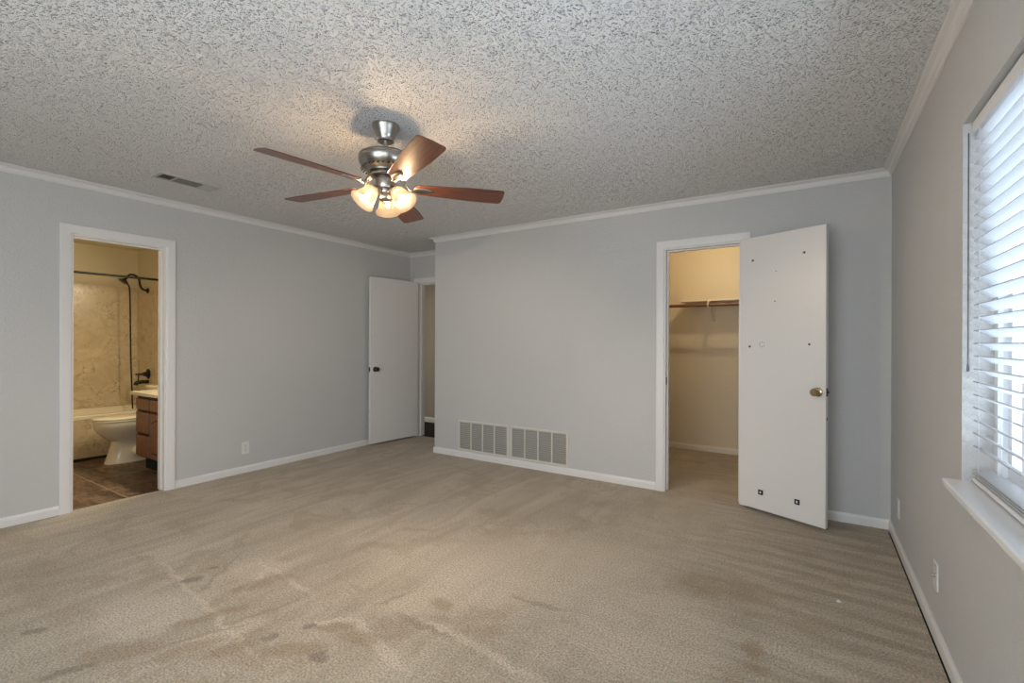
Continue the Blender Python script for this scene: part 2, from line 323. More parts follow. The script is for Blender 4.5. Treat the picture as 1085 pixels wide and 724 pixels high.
struct(w.build('ceiling', M['ceiling']), 'white popcorn textured bedroom ceiling', 'ceiling')
GAP = XR - .0125
w = MB(); w.box((XL - .03, REAR_Y, -.018), (GAP - .0065, YB + .004, 0)); w.box((XL - .03, YB, -.018), (XC - .012, YR + .05, 0))
w.box((CX0, YB, -.018), (CX1, YB + T, 0)); w.box((-1.5, YB + T, -.018), (XR, YBACK, 0))
w.build('floor', M['carpet'])
struct(bpy.data.objects['floor'], 'tan stained bedroom carpet', 'floor')
w = MB(); w.box((-5.6, REAR_Y - T, -.10), (XR + .15, YBACK + .2, -.02))
struct(w.build('floor_slab', M['dark']), 'dark subfloor seen in the gap beside the carpet', 'floor')

# crown moulding and baseboard runs
CROWN = [(0, -.0485), (.0065, -.0485), (.0085, -.0415), (.0135, -.038), (.0150, -.031), (.0185, -.0205), (.027, -.0125), (.0400, -.0105), (.043, -.0075), (.0500, -.0060), (.0500, 0), (0, 0)]
BASE = [(0, 0), (.0121, 0), (.0121, .048), (.0095, .056), (.0068, .061), (.0055, .066), (0, .066)]
def run(name, prof, p0, p1, nrm, m0, m1, z, m, label, cat):
    d = Vector((p1[0]-p0[0], p1[1]-p0[1], 0)).normalized(); n = Vector((*nrm, 0)); w = MB()
    w.loft([[Vector((*p0, z)) + n*a + d*(m0*a) + Vector((0, 0, b)) for a, b in prof], [Vector((*p1, z)) + n*a - d*(m1*a) + Vector((0, 0, b)) for a, b in prof]])
    return struct(w.build(name, m), label, cat)
cl = 'crown moulding'
run('trim_1', CROWN, (XL, REAR_Y), (XL, YR), (1, 0), 1, 1, H, M['crown'], 'white crown moulding along the wall with the bathroom doorway', cl)
run('trim_2', CROWN, (XL, YR), (XC, YR), (0, -1), 1, 1, H, M['crown'], 'short white crown moulding above the entry doorway alcove', cl)
run('trim_3', CROWN, (XC, YR), (XC, YB), (-1, 0), 1, -1, H, M['crown'], 'short white crown moulding on the alcove return wall', cl)
run('trim_4', CROWN, (XC, YB), (XR, YB), (0, -1), -1, 1, H, M['crown'], 'white crown moulding above the closet doorway wall', cl)
run('trim_5', CROWN, (XR, YB), (XR, REAR_Y), (-1, 0), 1, 1, H, M['crown'], 'white crown moulding above the window wall', cl)
CW = .062
bb = 'baseboard'
run('baseboard_left', BASE, (XL, REAR_Y), (XL, BY0 - CW), (1, 0), 0, 0, 0, M['trim'], 'white baseboard on the near side of the bathroom doorway', bb)
run('baseboard_left_far', BASE, (XL, BY1 + CW), (XL, YR), (1, 0), 0, 1, 0, M['trim'], 'white baseboard from the bathroom doorway to the entry door', bb)
run('baseboard_alcove_side', BASE, (XC, YR), (XC, YB), (-1, 0), 0, -1, 0, M['trim'], 'short white baseboard on the alcove return wall', bb)
run('baseboard_back', BASE, (XC, YB), (CX0 - CW, YB), (0, -1), -1, 0, 0, M['trim'], 'white baseboard under the two return air grilles', bb)
run('baseboard_back_right', BASE, (CX1 + CW, YB), (XR, YB), (0, -1), 0, 1, 0, M['trim'], 'short white baseboard behind the open closet door', bb)
run('baseboard_right', BASE, (XR, YB), (XR, REAR_Y), (-1, 0), 1, 0, 0, M['trim'], 'white baseboard under the window beside the carpet gap', bb)

# doorway casings: profile swept around the opening, jamb and stop
def casing(name, base, along, nrm, w_, h_, label, stop=True, back=True):
    """base: floor point at the opening's start; along: unit vector across the opening; nrm: unit vector into the room."""
    A, N, B = Vector((*along, 0)), Vector((*nrm, 0)), Vector((*base, 0)); root = empty(name, base + (0,))
    prof = [(-.004, 0), (-.004, .0100), (.003, .0135), (.016, .0150), (.050, .0165), (.0585, .0160), (CW, .0125), (CW, 0)]
    L = lambda a, n, z: A*a + N*n + Vector((0, 0, z))
    for side in (1, -1):
        if side == 1 or True:
            off = 0 if side == 1 else -(T)
            w = MB(); path = []
            for kind in ('l0', 'l1', 'r1', 'r0'):
                ring = []
                for u, v_ in prof:
                    nn = (v_ if side == 1 else -T - v_)
                    ring.append({'l0': L(-u, nn, 0), 'l1': L(-u, nn, h_ + u), 'r1': L(w_ + u, nn, h_ + u), 'r0': L(w_ + u, nn, 0)}[kind])
                path.append(ring)
            if side == 1 or back:
                w.loft(path); w.build('casing', M['trim'], root)
            else: w.bm.free()
    w = MB(); j = .016
    def bx(a0, a1, n0, n1, z0, z1):
        w.loft([[L(a, n, z0) for a, n in ((a0, n0), (a1, n0), (a1, n1), (a0, n1))], [L(a, n, z1) for a, n in ((a0, n0), (a1, n0), (a1, n1), (a0, n1))]])
    bx(-.002, j, .002, -T - .002, 0, h_); bx(w_ - j, w_ + .002, .002, -T - .002, 0, h_); bx(j, w_ - j, .002, -T - .002, h_ - j, h_)
    w.build('jamb', M['trim'], root)
    if stop:
        w = MB(); s = j + .011
        bx(j, s, -.045, -.078, 0, h_ - j); bx(w_ - s, w_ - j, -.045, -.078, 0, h_ - j); bx(s, w_ - s, -.045, -.078, h_ - s, h_ - j)
        w.build('door_stop', M['trim'], root)
    return struct(root, label, 'door trim')
casing('trim_6', (XL, BY0), (0, 1), (1, 0), BY1 - BY0, BZ, 'white casing and jamb around the open bathroom doorway')
ct = casing('trim_7', (CX0, YB), (1, 0), (0, -1), CX1 - CX0, CZ, 'white casing and jamb around the closet doorway')
casing('trim_8', (EX0, YR), (1, 0), (0, -1), EX1 - EX0, EZ, 'white casing and jamb around the hallway doorway')
w = MB(); w.box((.016, .010, .905), (.0185, .038, .965)); w.build('strike_plate', M['knob_dark'], ct)

# ------------------------------------------------------------------ closet interior
w = MB(); w.box((-1.62, YBACK, -.02), (XR + .15, YBACK + T, H)); struct(w.build('wall_closet_back', M['closet_paint']), 'tan closet wall behind the shelf', 'wall')
w = MB(); w.box((-1.62, YB + T, -.02), (-1.5, YBACK, H)); struct(w.build('wall_closet_side', M['closet_paint']), 'tan side wall inside the closet', 'wall')
w = MB(); w.box((-1.5, YB + T, -.02), (CX0, YB + T + .012, H)); w.box((CX1, YB + T, -.02), (XR, YB + T + .012, H)); w.box((CX0, YB + T, CZ + .06), (CX1, YB + T + .012, H))
struct(w.build('wall_closet_front', M['closet_paint']), 'tan inner face of the closet doorway wall', 'wall')
w = MB(); w.box((XR - .012, YB + T + .012, -.02), (XR, YBACK, H)); struct(w.build('wall_closet_right', M['closet_paint']), 'tan closet wall behind the open closet door', 'wall')
w = MB(); w.box((-1.62, YR + T, H), (XR + .15, YBACK + T, H + .1)); struct(w.build('ceiling_closet', M['closet_paint']), 'tan closet ceiling', 'ceiling')
run('baseboard_closet', BASE, (-1.5, YBACK), (XR, YBACK), (0, -1), 0, 0, 0, M['shelf_white'], 'cream baseboard along the closet back wall', bb)

# closet shelf, bracket, rod
root = empty('closet_shelf', (-.42, 5.68, 1.72)); tag(root, 'cream wall shelf inside the closet above the wooden rod', 'shelf')
w = MB(); w.box((-.845, -.15, 0), (.85, .15, .018)); w.build('shelf_board', M['shelf_white'], root, bevel=.002)
root = empty('shelf_bracket', (-.955, YBACK, 1.49)); tag(root, 'cream metal bracket holding the closet shelf and rod', 'bracket')
w = MB(); w.box((-.011, -.006, 0), (.011, 0, .228)); w.build('wall_plate', M['shelf_white'], root, bevel=.001)
w = MB(); w.box((-.009, -.33, .212), (.009, -.006, .2285)); w.build('support_arm', M['shelf_white'], root, bevel=.001)
w = MB(); w.tube([(0, -.006, .02), (0, -.14, .105), (0, -.32, .212)], .006, 10); w.build('brace', M['shelf_white'], root, smooth=True)
w = MB(); w.tube(spline([(0, -.335, .225), (0, -.372, .215), (0, -.378, .175), (0, -.352, .152), (0, -.325, .165)], 5), .0075, 10); w.build('rod_hook', M['shelf_white'], root, smooth=True)
for z in (.03, .19):
    w = MB(); w.lathe([(0.0005, .0085), (.004, .008), (.005, .006)], (0, 0, z), 10, Matrix.Rotation(PI/2, 3, 'X')); w.build('screw', M['screw'], root)
w = MB(); w.tube([(-1.37, 5.478, 1.672), (-.8, 5.478, 1.672), (XR - .012, 5.478, 1.672)], .0165, 20)
tag(w.build('closet_rod', M['rod_wood'], smooth=True), 'dark brown wooden clothes rod under the closet shelf', 'closet rod')

# ------------------------------------------------------------------ hallway
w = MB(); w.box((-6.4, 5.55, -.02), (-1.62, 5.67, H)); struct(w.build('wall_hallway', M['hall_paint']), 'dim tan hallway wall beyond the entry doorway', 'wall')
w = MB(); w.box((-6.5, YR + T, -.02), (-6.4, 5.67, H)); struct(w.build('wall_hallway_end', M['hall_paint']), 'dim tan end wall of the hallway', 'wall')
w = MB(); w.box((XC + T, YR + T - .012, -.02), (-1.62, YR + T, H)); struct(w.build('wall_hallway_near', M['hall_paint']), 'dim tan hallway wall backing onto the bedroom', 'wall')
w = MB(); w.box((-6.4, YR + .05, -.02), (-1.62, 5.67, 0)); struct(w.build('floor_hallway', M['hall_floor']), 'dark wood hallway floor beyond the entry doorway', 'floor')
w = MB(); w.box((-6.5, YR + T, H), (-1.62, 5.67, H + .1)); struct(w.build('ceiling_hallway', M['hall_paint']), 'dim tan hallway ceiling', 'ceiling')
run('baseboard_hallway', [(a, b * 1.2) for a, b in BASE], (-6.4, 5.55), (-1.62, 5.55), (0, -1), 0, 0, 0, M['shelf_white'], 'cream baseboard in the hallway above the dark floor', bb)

# ------------------------------------------------------------------ window, sill, blind
win = empty('window_1', (XR, (WY0 + WY1)/2, WZ0)); struct(win, 'white framed window behind the horizontal blind', 'window')
HY = (WY1 - WY0) / 2; HZ = WZ1 - WZ0
w = MB(); x0, x1 = .082, .135; fr = .038
w.box((x0, -HY, .02), (x1, -HY + fr, HZ)); w.box((x0, HY - fr, .02), (x1, HY, HZ)); w.box((x0, -HY + fr, .02), (x1, HY - fr, .02 + fr)); w.box((x0, -HY + fr, HZ - fr), (x1, HY - fr, HZ))
w.build('window_frame', M['vinyl'], win, bevel=.003)
for k, (a, b, xo) in enumerate(((-HY + fr, .03, .088), (-.03, HY - fr, .108))):
    w = MB(); s = .034
    w.box((xo, a, .02 + fr), (xo + .02, a + s, HZ - fr)); w.box((xo, b - s, .02 + fr), (xo + .02, b, HZ - fr)); w.box((xo, a + s, .02 + fr), (xo + .02, b - s, .02 + fr + s)); w.box((xo, a + s, HZ - fr - s), (xo + .02, b - s, HZ - fr))
    sash = w.build('sash', M['vinyl'], win, bevel=.002)
    w = MB(); w.box((xo + .008, a + s, .02 + fr + s), (xo + .012, b - s, HZ - fr - s)); w.build('pane', M['pane'], sash)
w = MB(); w.box((-.052, -HY - .01, 0), (.15, HY + .012, .026)); w.build('window_sill', M['sill'], win, bevel=.006, seg=3)
w = MB(); w.box((-.014, -HY - .0, -.035), (0, HY, 0)); w.build('sill_apron', M['wall'], win, bevel=.003)

blind = empty('window_blind', (XR + .048, (WY0 + WY1)/2, WZ0 + .03)); tag(blind, 'white horizontal slat blind hanging in the bright window', 'blind')
BW = HY - .022; TILT = math.radians(27); PITCH = .0447; NS = 26
w = MB()
ztop = 2.0 - (WZ0 + .03)
z = ztop - .035; zs = []
while z > .085: zs.append(z); z -= PITCH
for z in zs:
    mt = Matrix.Translation((0, 0, z)) @ Matrix.Rotation(TILT, 4, 'Y')
    rings = []
    for y in (-BW, BW):
        ring = [(-.025, .0006), (-.0125, .0020), (0, .0026), (.0125, .0020), (.025, .0004), (.025, -.0034), (.0125, -.0016), (0, -.0010), (-.0125, -.0016), (-.025, -.0036)]
        rings.append([mt @ Vector((a, y, b)) for a, b in ring])
    w.loft(rings)
w.build('slats', M['slat'], blind)
w = MB(); w.box((-.028, -BW, ztop - .012), (.028, BW, ztop + .033)); w.build('headrail', M['vinyl'], blind, bevel=.003)
w = MB(); w.box((-.026, -BW, .002), (.026, BW, .017)); w.build('bottom_rail', M['vinyl'], blind, bevel=.004)
w = MB()
for k in range(3): w.box((-.025, -BW, .0260 + k*.0085), (.025, BW, .0290 + k*.0085))
w.build('stacked_slats', M['slat'], blind)
for y in (BW - .085, BW - .70, -BW + .70, -BW + .085):
    w = MB()
    for x in (-.0275, .0275): w.tube([(x, y, .03), (x, y, ztop - .01)], .0011, 6)
    for z in zs: w.tube([(-.0275, y, z + .0115 - .002), (.0275, y, z - .0135 - .002)], .0008, 4)
    w.build('ladder_cord', M['cord'], blind)
w = MB(); w.tube([(-.036, BW + .006, ztop), (-.036, BW + .006, 1.175 - WZ0 - .03)], .0020, 8); wd_ = w.build('tilt_wand', M['wand'], blind, smooth=True)
w = MB(); w.tube([(-.036, BW + .006, 1.185 - WZ0 - .03), (-.036, BW + .006, 1.16 - WZ0 - .03)], [.003, .0042], 8); w.build('wand_tip', M['wand'], wd_, smooth=True)

win = empty('added_window_3', (XR, (VY0 + VY1)/2, WZ0)); struct(win, 'unseen white framed window added beside the viewer for daylight', 'window')  # added window, out of view, to carry daylight
w = MB(); fr = .045; q = (VY1 - VY0)/2
w.box((.06, -q, 0), (.13, -q + fr, HZ)); w.box((.06, q - fr, 0), (.13, q, HZ)); w.box((.06, -q + fr, 0), (.13, q - fr, fr)); w.box((.06, -q + fr, HZ - fr), (.13, q - fr, HZ)); w.box((.06, -q + fr, HZ/2 - .02), (.13, q - fr, HZ/2 + .02))
fo = w.build('window_frame', M['vinyl'], win, bevel=.003)
w = MB(); w.box((.092, -q + fr, fr), (.097, q - fr, HZ - fr)); w.build('pane', M['pane'], fo)
# added rear window, unseen behind the camera, to carry daylight
win = empty('added_window_2', (-0.9, REAR_Y, .25)); struct(win, 'unseen wide window added behind the viewer for daylight', 'window')
w = MB(); fr = .06
w.box((-1.1, -.10, 0), (-1.1 + fr, -.03, 2.0)); w.box((1.1 - fr, -.10, 0), (1.1, -.03, 2.0)); w.box((-.03, -.10, fr), (.03, -.03, 2 - fr)); w.box((-1.1 + fr, -.10, 0), (1.1 - fr, -.03, fr)); w.box((-1.1 + fr, -.10, 2 - fr), (1.1 - fr, -.03, 2.0))
fo = w.build('window_frame', M['vinyl'], win, bevel=.004)
w = MB(); w.box((-1.1 + fr, -.068, fr), (1.1 - fr, -.062, 2 - fr)); w.build('pane', M['pane'], fo)
w = MB(); w.box((-30, -30, -.6), (30, 30, -.5)); struct(w.build('ground', M['ground']), 'pale ground outside the house', 'ground')

# ------------------------------------------------------------------ doors
def knob(parent, x, y, z, sgn, m, r=.027):
    """knob axis along local y; sgn -1 towards -y"""
    R = Matrix.Rotation(-sgn * PI/2, 3, 'X')
    w = MB(); w.lathe([(.0005, 0), (.031, 0), (.031, .004), (.026, .008), (.014, .010), (.011, .014), (.011, .030), (.016, .034), (r*.93, .040), (r, .047), (r*.97, .055), (r*.75, .061), (r*.72, .060), (.0005, .0605)], (x, y, z), 28, R)
    return w.build('knob', m, parent, smooth=True)
def leaf(name, loc, rz, wdt, z0, z1, th, label):
    root = empty(name, loc, rz); struct(root, label, 'door')
    w = MB(); w.box((0, 0, z0), (wdt, th, z1)); w.build('door_leaf', M['door'], root, bevel=.002)
    return root
# closet door: front face points to the camera, hinge at its left edge
d = leaf('door_1', (-.466, 3.984, 0), math.radians(-23.4), .592, .027, 2.050, .035, 'white flat closet door swung open with screw holes and brass knob')
knob(d, .543, 0, .931, -1, M['brass']); knob(d, .543, .035, .931, 1, M['brass'])
w = MB(); w.box((.5915, .006, .905), (.5935, .029, .960)); lt = w.build('latch_plate', M['knob_dark'], d)
w = MB(); w.box((.5935, .011, .925), (.604, .024, .942)); w.build('latch_bolt', M['knob_dark'], lt, bevel=.002)
def hole(x, z, r, m, name, parent=d, ring=0.0):
    w = MB(); R = Matrix.Rotation(PI/2, 3, 'X')
    w.lathe([(.0003, .0006), (r*.6, .0012), (r, .0010), (r*1.02, -.002)], (x, 0, z), 14, R); return w.build(name, m, parent, smooth=True)
for x, z in ((.097, 1.877), (.455, 1.882), (.075, 1.233)):
    hole(x, z, .0105, M['screw'], 'wall_anchor'); hole(x + .002, z - .001, .0062, M['dark'], 'screw_hole').location = (0, -.0006, 0)
for x, z, r in ((.268, 1.776, .0035), (.260, 1.561, .0045), (.490, 1.251, .0075)): hole(x, z, r, M['slot'], 'screw_hole')
for k in range(7):
    a = 0.6 + k * 5.0 / 6; hole(.169 + .018*math.cos(a), 1.248 + .018*math.sin(a), .0028, M['slot'], 'screw_hole')
for x in (.163, .416):
    w = MB(); w.box((x - .017, -.0065, .140), (x + .017, 0, .176)); c = w.build('mirror_clip', M['black'], d, bevel=.0015)
    w = MB(); w.box((x - .006, -.0085, .151), (x + .006, -.006, .166)); w.build('clip_insert', M['white_plastic'], c)
w = MB(); w.box((.5915, .012, .745), (.5930, .022, .765)); w.build('edge_mark', M['slot'], d)
for z in (.25, 1.05, 1.85):
    w = MB(); w.tube([(.002, .040, z - .045), (.002, .040, z + .045)], .006, 10); w.build('hinge', M['brass'], d, smooth=True)
# entry door: open against the left wall
ang = math.atan2(3.868 - 4.602, -4.480 + 4.405)
d2 = leaf('door_2', (-4.405, 4.602, 0), ang, .738, .024, 2.045, -.035, 'white flat entry door swung open against the wall in the alcove')
for o in d2.children: o.scale = (1, 1, 1)
knob(d2, .672, 0, .925, 1, M['knob_dark'], .028); knob(d2, .672, -.035, .925, -1, M['knob_dark'], .024)
w = MB(); w.box((.7375, -.030, .895), (.7395, -.006, .955)); lt = w.build('latch_plate', M['knob_dark'], d2)
w = MB(); w.box((.7395, -.024, .918), (.749, -.012, .936)); w.build('latch_bolt', M['knob_dark'], lt)
for z in (.25, 1.05, 1.85):
    w = MB(); w.tube([(.002, -.038, z - .045), (.002, -.038, z + .045)], .006, 10); w.build('hinge', M['brass'], d2, smooth=True)

# ------------------------------------------------------------------ return air grilles
def grille(xa, xb, label):
    root = empty('return_air_grille', ((xa + xb)/2, YB, .070)); tag(root, label, 'air grille', 'return air grilles above the baseboard')
    hw, h = (xb - xa)/2, .335; f = .022
    w = MB()
    w.loft([[(x, y, z) for x, z in ((-hw + i, i), (hw - i, i), (hw - i, h - i), (-hw + i, h - i))] for i, y in ((0, 0), (0, -.006), (.005, -.011), (f, -.009), (f, 0))], cap=False)
    w.build('frame', M['grille'], root)
    w = MB(); w.box((-hw + .01, -.0012, .01), (hw - .01, -.0002, h - .01)); w.build('filter', M['filter'], root)
    for k in (1, 2, 3):
        x = -hw + f + (2*hw - 2*f) * k / 4; w = MB(); w.box((x - .007, -.0105, f), (x + .007, -.002, h - f)); w.build('divider', M['grille'], root, bevel=.001)
    w = MB(); n = 15
    for k in range(n):
        z = f + (h - 2*f) * (k + .5) / n; mt = Matrix.Translation((0, -.0045, z)) @ Matrix.Rotation(math.radians(-38), 4, 'X')
        w.box((-hw + f, -.0075, -.0007), (hw - f, .0068, .0007), mt)
    w.build('louvers', M['louver'], root)
grille(-3.279, -2.622, 'almond metal return air grille above baseboard, the one nearer the entry alcove')
grille(-2.604, -1.947, 'almond metal return air grille above baseboard, the one nearer the closet doorway')

# ------------------------------------------------------------------ ceiling vent
root = empty('ceiling_vent', (-3.905, 1.65, H)); tag(root, 'grey louvered air register on the popcorn ceiling', 'air vent')
w = MB(); a, b = .088, .205
w.loft([[(x, y, z) for x, y in ((-a + i, -b + i), (a - i, -b + i), (a - i, b - i), (-a + i, b - i))] for i, z in ((0, .001), (0, -.004), (.006, -.009), (.028, -.009), (.028, .001))], cap=False)
w.build('frame', M['vent_pale'], root)
w = MB(); w.box((-.06, -.177, -.0015), (.06, .177, -.0003)); w.build('duct_shade_sheet', M['dark'], root)  # flat near-black sheet painting the darkness of the duct
for y in (-.085, .092):
    w = MB(); w.box((-.06, y - .004, -.010), (.06, y + .004, -.001)); w.build('divider', M['vent_pale'], root)
w = MB()
for k in range(7):
    w.box((-.06, -.005, -.0006), (.06, .005, .0006), Matrix.Translation((0, -.165 + k*.0125, -.006)) @ Matrix.Rotation(math.radians(25), 4, 'X'))
w.build('louvers', M['vent_grey'], root)
w = MB()
for k in range(8):
    w.box((-.0065, -.080, -.0006), (.0065, .087, .0006), Matrix.Translation((-.052 + k*.0149, 0, -.006)) @ Matrix.Rotation(math.radians(-38), 4, 'Y'))
w.build('louvers', M['vent_grey'], root)
w = MB()
for k in range(7):
    w.box((-.06, -.0062, -.0006), (.06, .0062, .0006), Matrix.Translation((0, .1 + k*.0125, -.006)) @ Matrix.Rotation(math.radians(-45), 4, 'X'))
w.build('louvers', M['vent_pale'], root)  # frame colour here paints these louvers as catching more light

# ------------------------------------------------------------------ outlets
def outlet(loc, rz, label, kind='duplex'):
    """plate faces local -y"""
    root = empty('wall_outlet', loc, rz); tag(root, label, 'outlet', 'wall plates above the baseboards')
    w = MB(); w.box((-.036, -.0065, -.059), (.036, 0, .059)); w.build('cover_plate', M['white_plastic'], root, bevel=.003)
    if kind == 'duplex':
        for s in (-1, 1):
            w = MB(); poly = [(.0165*math.cos(q), max(-.0135, min(.0135, .0185*math.sin(q)))) for q in [2*PI*k/24 for k in range(24)]]
            w.loft([[(x, -.0065, z + s*.0205) for x, z in poly], [(x, -.0085, z + s*.0205) for x, z in poly]]); so = w.build('socket', M['white_plastic'], root)
            w = MB(); w.box((-.0075, -.0089, s*.0205 - .001), (-.0050, -.0080, s*.0205 + .0075)); w.box((.0050, -.0089, s*.0205 - .001), (.0075, -.0080, s*.0205 + .0075))
            w.lathe([(.0003, -.0001), (.0026, 0), (.0026, .001)], (0, -.0089, s*.0205 - .0075), 10, Matrix.Rotation(-PI/2, 3, 'X')); w.build('socket_slots', M['slot'], so)
    else:
        w = MB(); w.lathe([(.0003, .012), (.004, .012), (.0045, .004), (.0075, .003), (.0075, 0)], (0, -.0065, 0), 14, Matrix.Rotation(PI/2, 3, 'X')); w.build('coax_jack', M['screw'], root, smooth=True)
    w = MB(); w.lathe([(.0003, .0016), (.0025, .0014), (.0034, 0)], (0, -.0065, 0 if kind == 'duplex' else .042), 10, Matrix.Rotation(PI/2, 3, 'X')); w.build('screw', M['screw'], root, smooth=True)
outlet((XL, 2.440, .238), PI/2, 'white duplex outlet on the wall between bathroom doorway and entry door')
outlet((XR, 3.705, .250), -PI/2, 'white outlet beyond the window near the closet door corner')
outlet((XR, 2.668, .270), -PI/2, 'white wall plate with a small jack nearer the window sill', 'coax')

# ------------------------------------------------------------------ ceiling fan
fan = empty('ceiling_fan', (-1.974, 1.804, H)); tag(fan, 'brushed nickel ceiling fan with five rosewood blades and three lit shades', 'ceiling fan')
Z = lambda z: z - H
w = MB(); w.lathe([(.0005, 0), (.073, 0), (.074, -.006), (.070, -.016), (.063, -.030), (.055, -.052), (.049, -.068), (.045, -.074), (.045, -.086), (.040, -.090), (.030, -.090), (.0005, -.088)], n=40)
w.build('canopy', M['nickel'], fan, smooth=True)
w = MB(); w.tube([(0, 0, -.085), (0, 0, -.17)], .0135, 20); w.build('downrod', M['nickel'], fan, smooth=True)
w = MB(); w.lathe([(.0005, -.140), (.026, -.142), (.030, -.150), (.060, -.153), (.105, -.157), (.132, -.163), (.141, -.170), (.143, -.176), (.1405, -.180), (.143, -.184), (.142, -.196), (.138, -.212), (.128, -.230), (.112, -.246), (.100, -.256), (.098, -.262), (.0005, -.262)], n=56)
mh = w.build('motor_housing', M['nickel'], fan, smooth=True)
w = MB()
for k in range(30):
    a = 2*PI*k/30; mt = Matrix.Rotation(a, 4, 'Z') @ Matrix.Translation((.1215, 0, -.2385)) @ Matrix.Rotation(math.radians(-45), 4, 'Y')
    w.box((-.001, -.0045, -.0125), (.0012, .0045, .0125), mt)
w.build('vent_slots', M['dark'], mh)
w = MB(); w.lathe([(.0005, -.262), (.082, -.262), (.084, -.268), (.082, -.276), (.070, -.281), (.0005, -.281)], n=40); w.build('flywheel', M['nickel_dark'], fan, smooth=True)
w = MB(); w.lathe([(.0005, -.281), (.052, -.281), (.055, -.286), (.055, -.336), (.051, -.346), (.040, -.350), (.0005, -.350)], n=40); w.build('switch_housing', M['nickel'], fan, smooth=True)
w = MB(); w.lathe([(.0005, -.350), (.030, -.350), (.031, -.360), (.028, -.368), (.033, -.378), (.036, -.395), (.034, -.404), (.026, -.412), (.008, -.415), (.007, -.425), (.004, -.430), (.0005, -.431)], n=32); w.build('light_fitter', M['nickel'], fan, smooth=True)
# blades
PITCHB = math.radians(-12); ZB = 2.106 - H
def blade_outline():
    pts = []; r0, r1 = .185, .660
    def hw(r): return .050 + .021 * min(1, max(0, (r - r0) / .30))
    xs = [r0 + (r1 - r0 - .02) * k / 14 for k in range(15)]
    up_ = [(x, hw(x)) for x in xs]; tip = [(r1 - .02 + .02*math.sin(q), hw(r1) - .02 + .02*math.cos(q)) for q in [PI/2*k/6 for k in range(1, 7)]]
    tip = [(x + .004 * (1 - abs(y) / .07), y) for x, y in tip]
    root_ = [(r0 - .020, .030), (r0 - .010, .043)]
    half = root_ + up_ + tip + [(r1 + .004, 0.0)]
    return half + [(x, -y) for x, y in reversed(half[:-1])]
angs = [-97.5, -25.5, 46.5, 120.5, 190.5]; SAG = [-0.9, 0.7, 1.7, 0.8]      # the worn blades sag unevenly
tilt = Matrix.Translation((0, 0, ZB)) @ Matrix.Rotation(PITCHB, 4, 'X')
ol = blade_outline(); w = MB()
w.loft([[tilt @ Vector((x, y, -.003)) for x, y in ol], [tilt @ Vector((x, y, .003)) for x, y in ol]])
bl = w.build('blade', M['blade'], fan, bevel=.0015); bl.rotation_euler = (0, 0, math.radians(angs[0]))
# blade iron: arm from the flywheel down to an oval plate under the blade
w = MB()
arm = spline([(.070, 0, -.272), (.095, 0, -.283), (.118, 0, -.318), (.140, 0, -.346), (.165, 0, ZB - .008)], 6)
rings = []
for i, p in enumerate(arm):
    u = i / (len(arm) - 1); hwid = .010 + .006*abs(2*u - 1); dd = (arm[min(i+1, len(arm)-1)] - arm[max(i-1, 0)]).normalized(); nn = Vector((-dd.z, 0, dd.x)); yy = Vector((0, 1, 0))
    rings.append([p + yy*(hwid*math.cos(q)) + nn*(.0048*math.sin(q)) for q in [2*PI*k/12 for k in range(12)]])
w.loft(rings)
pl = [(.205 + .058*math.cos(q), .026*math.sin(q)*(1 - .25*math.cos(q))) for q in [2*PI*k/28 for k in range(28)]]
w.loft([[tilt @ Vector((.205 + (x - .205)*s, y*s, z)) for x, y in pl] for s, z in ((1, -.0034), (1, -.006), (.90, -.0095), (.55, -.0115), (.1, -.012))])
ir = w.build('blade_iron', M['nickel'], bl, smooth=True)
w = MB()
for x in (.18, .225):
    w.lathe([(.0003, -.0035), (.004, -.003), (.0048, 0)], tilt @ Vector((x, 0, -.0115)), 10)
scw = None
for k, a in enumerate(angs[1:]):
    c = bl.copy(); COL.objects.link(c); c.parent = fan; c.rotation_euler = (math.radians(3.5 if a > 150 else 0), math.radians(SAG[k]), math.radians(a))
    i2 = ir.copy(); COL.objects.link(i2); i2.parent = c
w.bm.free()
# lamp shades
def shade_parts(a):
    ax = Vector((math.cos(a)*math.cos(math.radians(-50)), math.sin(a)*math.cos(math.radians(-50)), math.sin(math.radians(-50))))
    base = Vector((.056*math.cos(a), .056*math.sin(a), Z(2.092)))
    R = ax.to_track_quat('Z', 'Y').to_matrix()
    w = MB(); w.tube(spline([(.018*math.cos(a), .018*math.sin(a), Z(2.075)), (.040*math.cos(a), .040*math.sin(a), Z(2.087)), tuple(base), tuple(base + ax*.012)], 5), [.009]*16, 12)
    w.lathe([(.0005, -.002), (.020, 0), (.024, .006), (.0245, .026), (.022, .030), (.0005, .030)], base, 24, R)
    so = w.build('lamp_socket', M['nickel'], fan, smooth=True)
    prof = [(.0255, .012), (.030, .016), (.0365, .026), (.042, .042), (.046, .060), (.0505, .078), (.057, .094), (.0655, .108), (.0705, .115)]
    inn = [(r - .0028, z + .0006) for r, z in reversed(prof)]
    w = MB(); w.lathe(prof + [(.0700, .1165)] + inn, base, 40, R); sh = w.build('lamp_shade', M['shade'], fan, smooth=True)
    w = MB(); w.lathe([(.0005, .052), (.007, .054), (.0105, .060), (.0125, .068), (.0115, .077), (.007, .084), (.0005, .087)], base, 20, R); w.build('bulb', M['bulb'], sh, smooth=True)
for a in (130.5, 10.5, 250.5): shade_parts(math.radians(a))

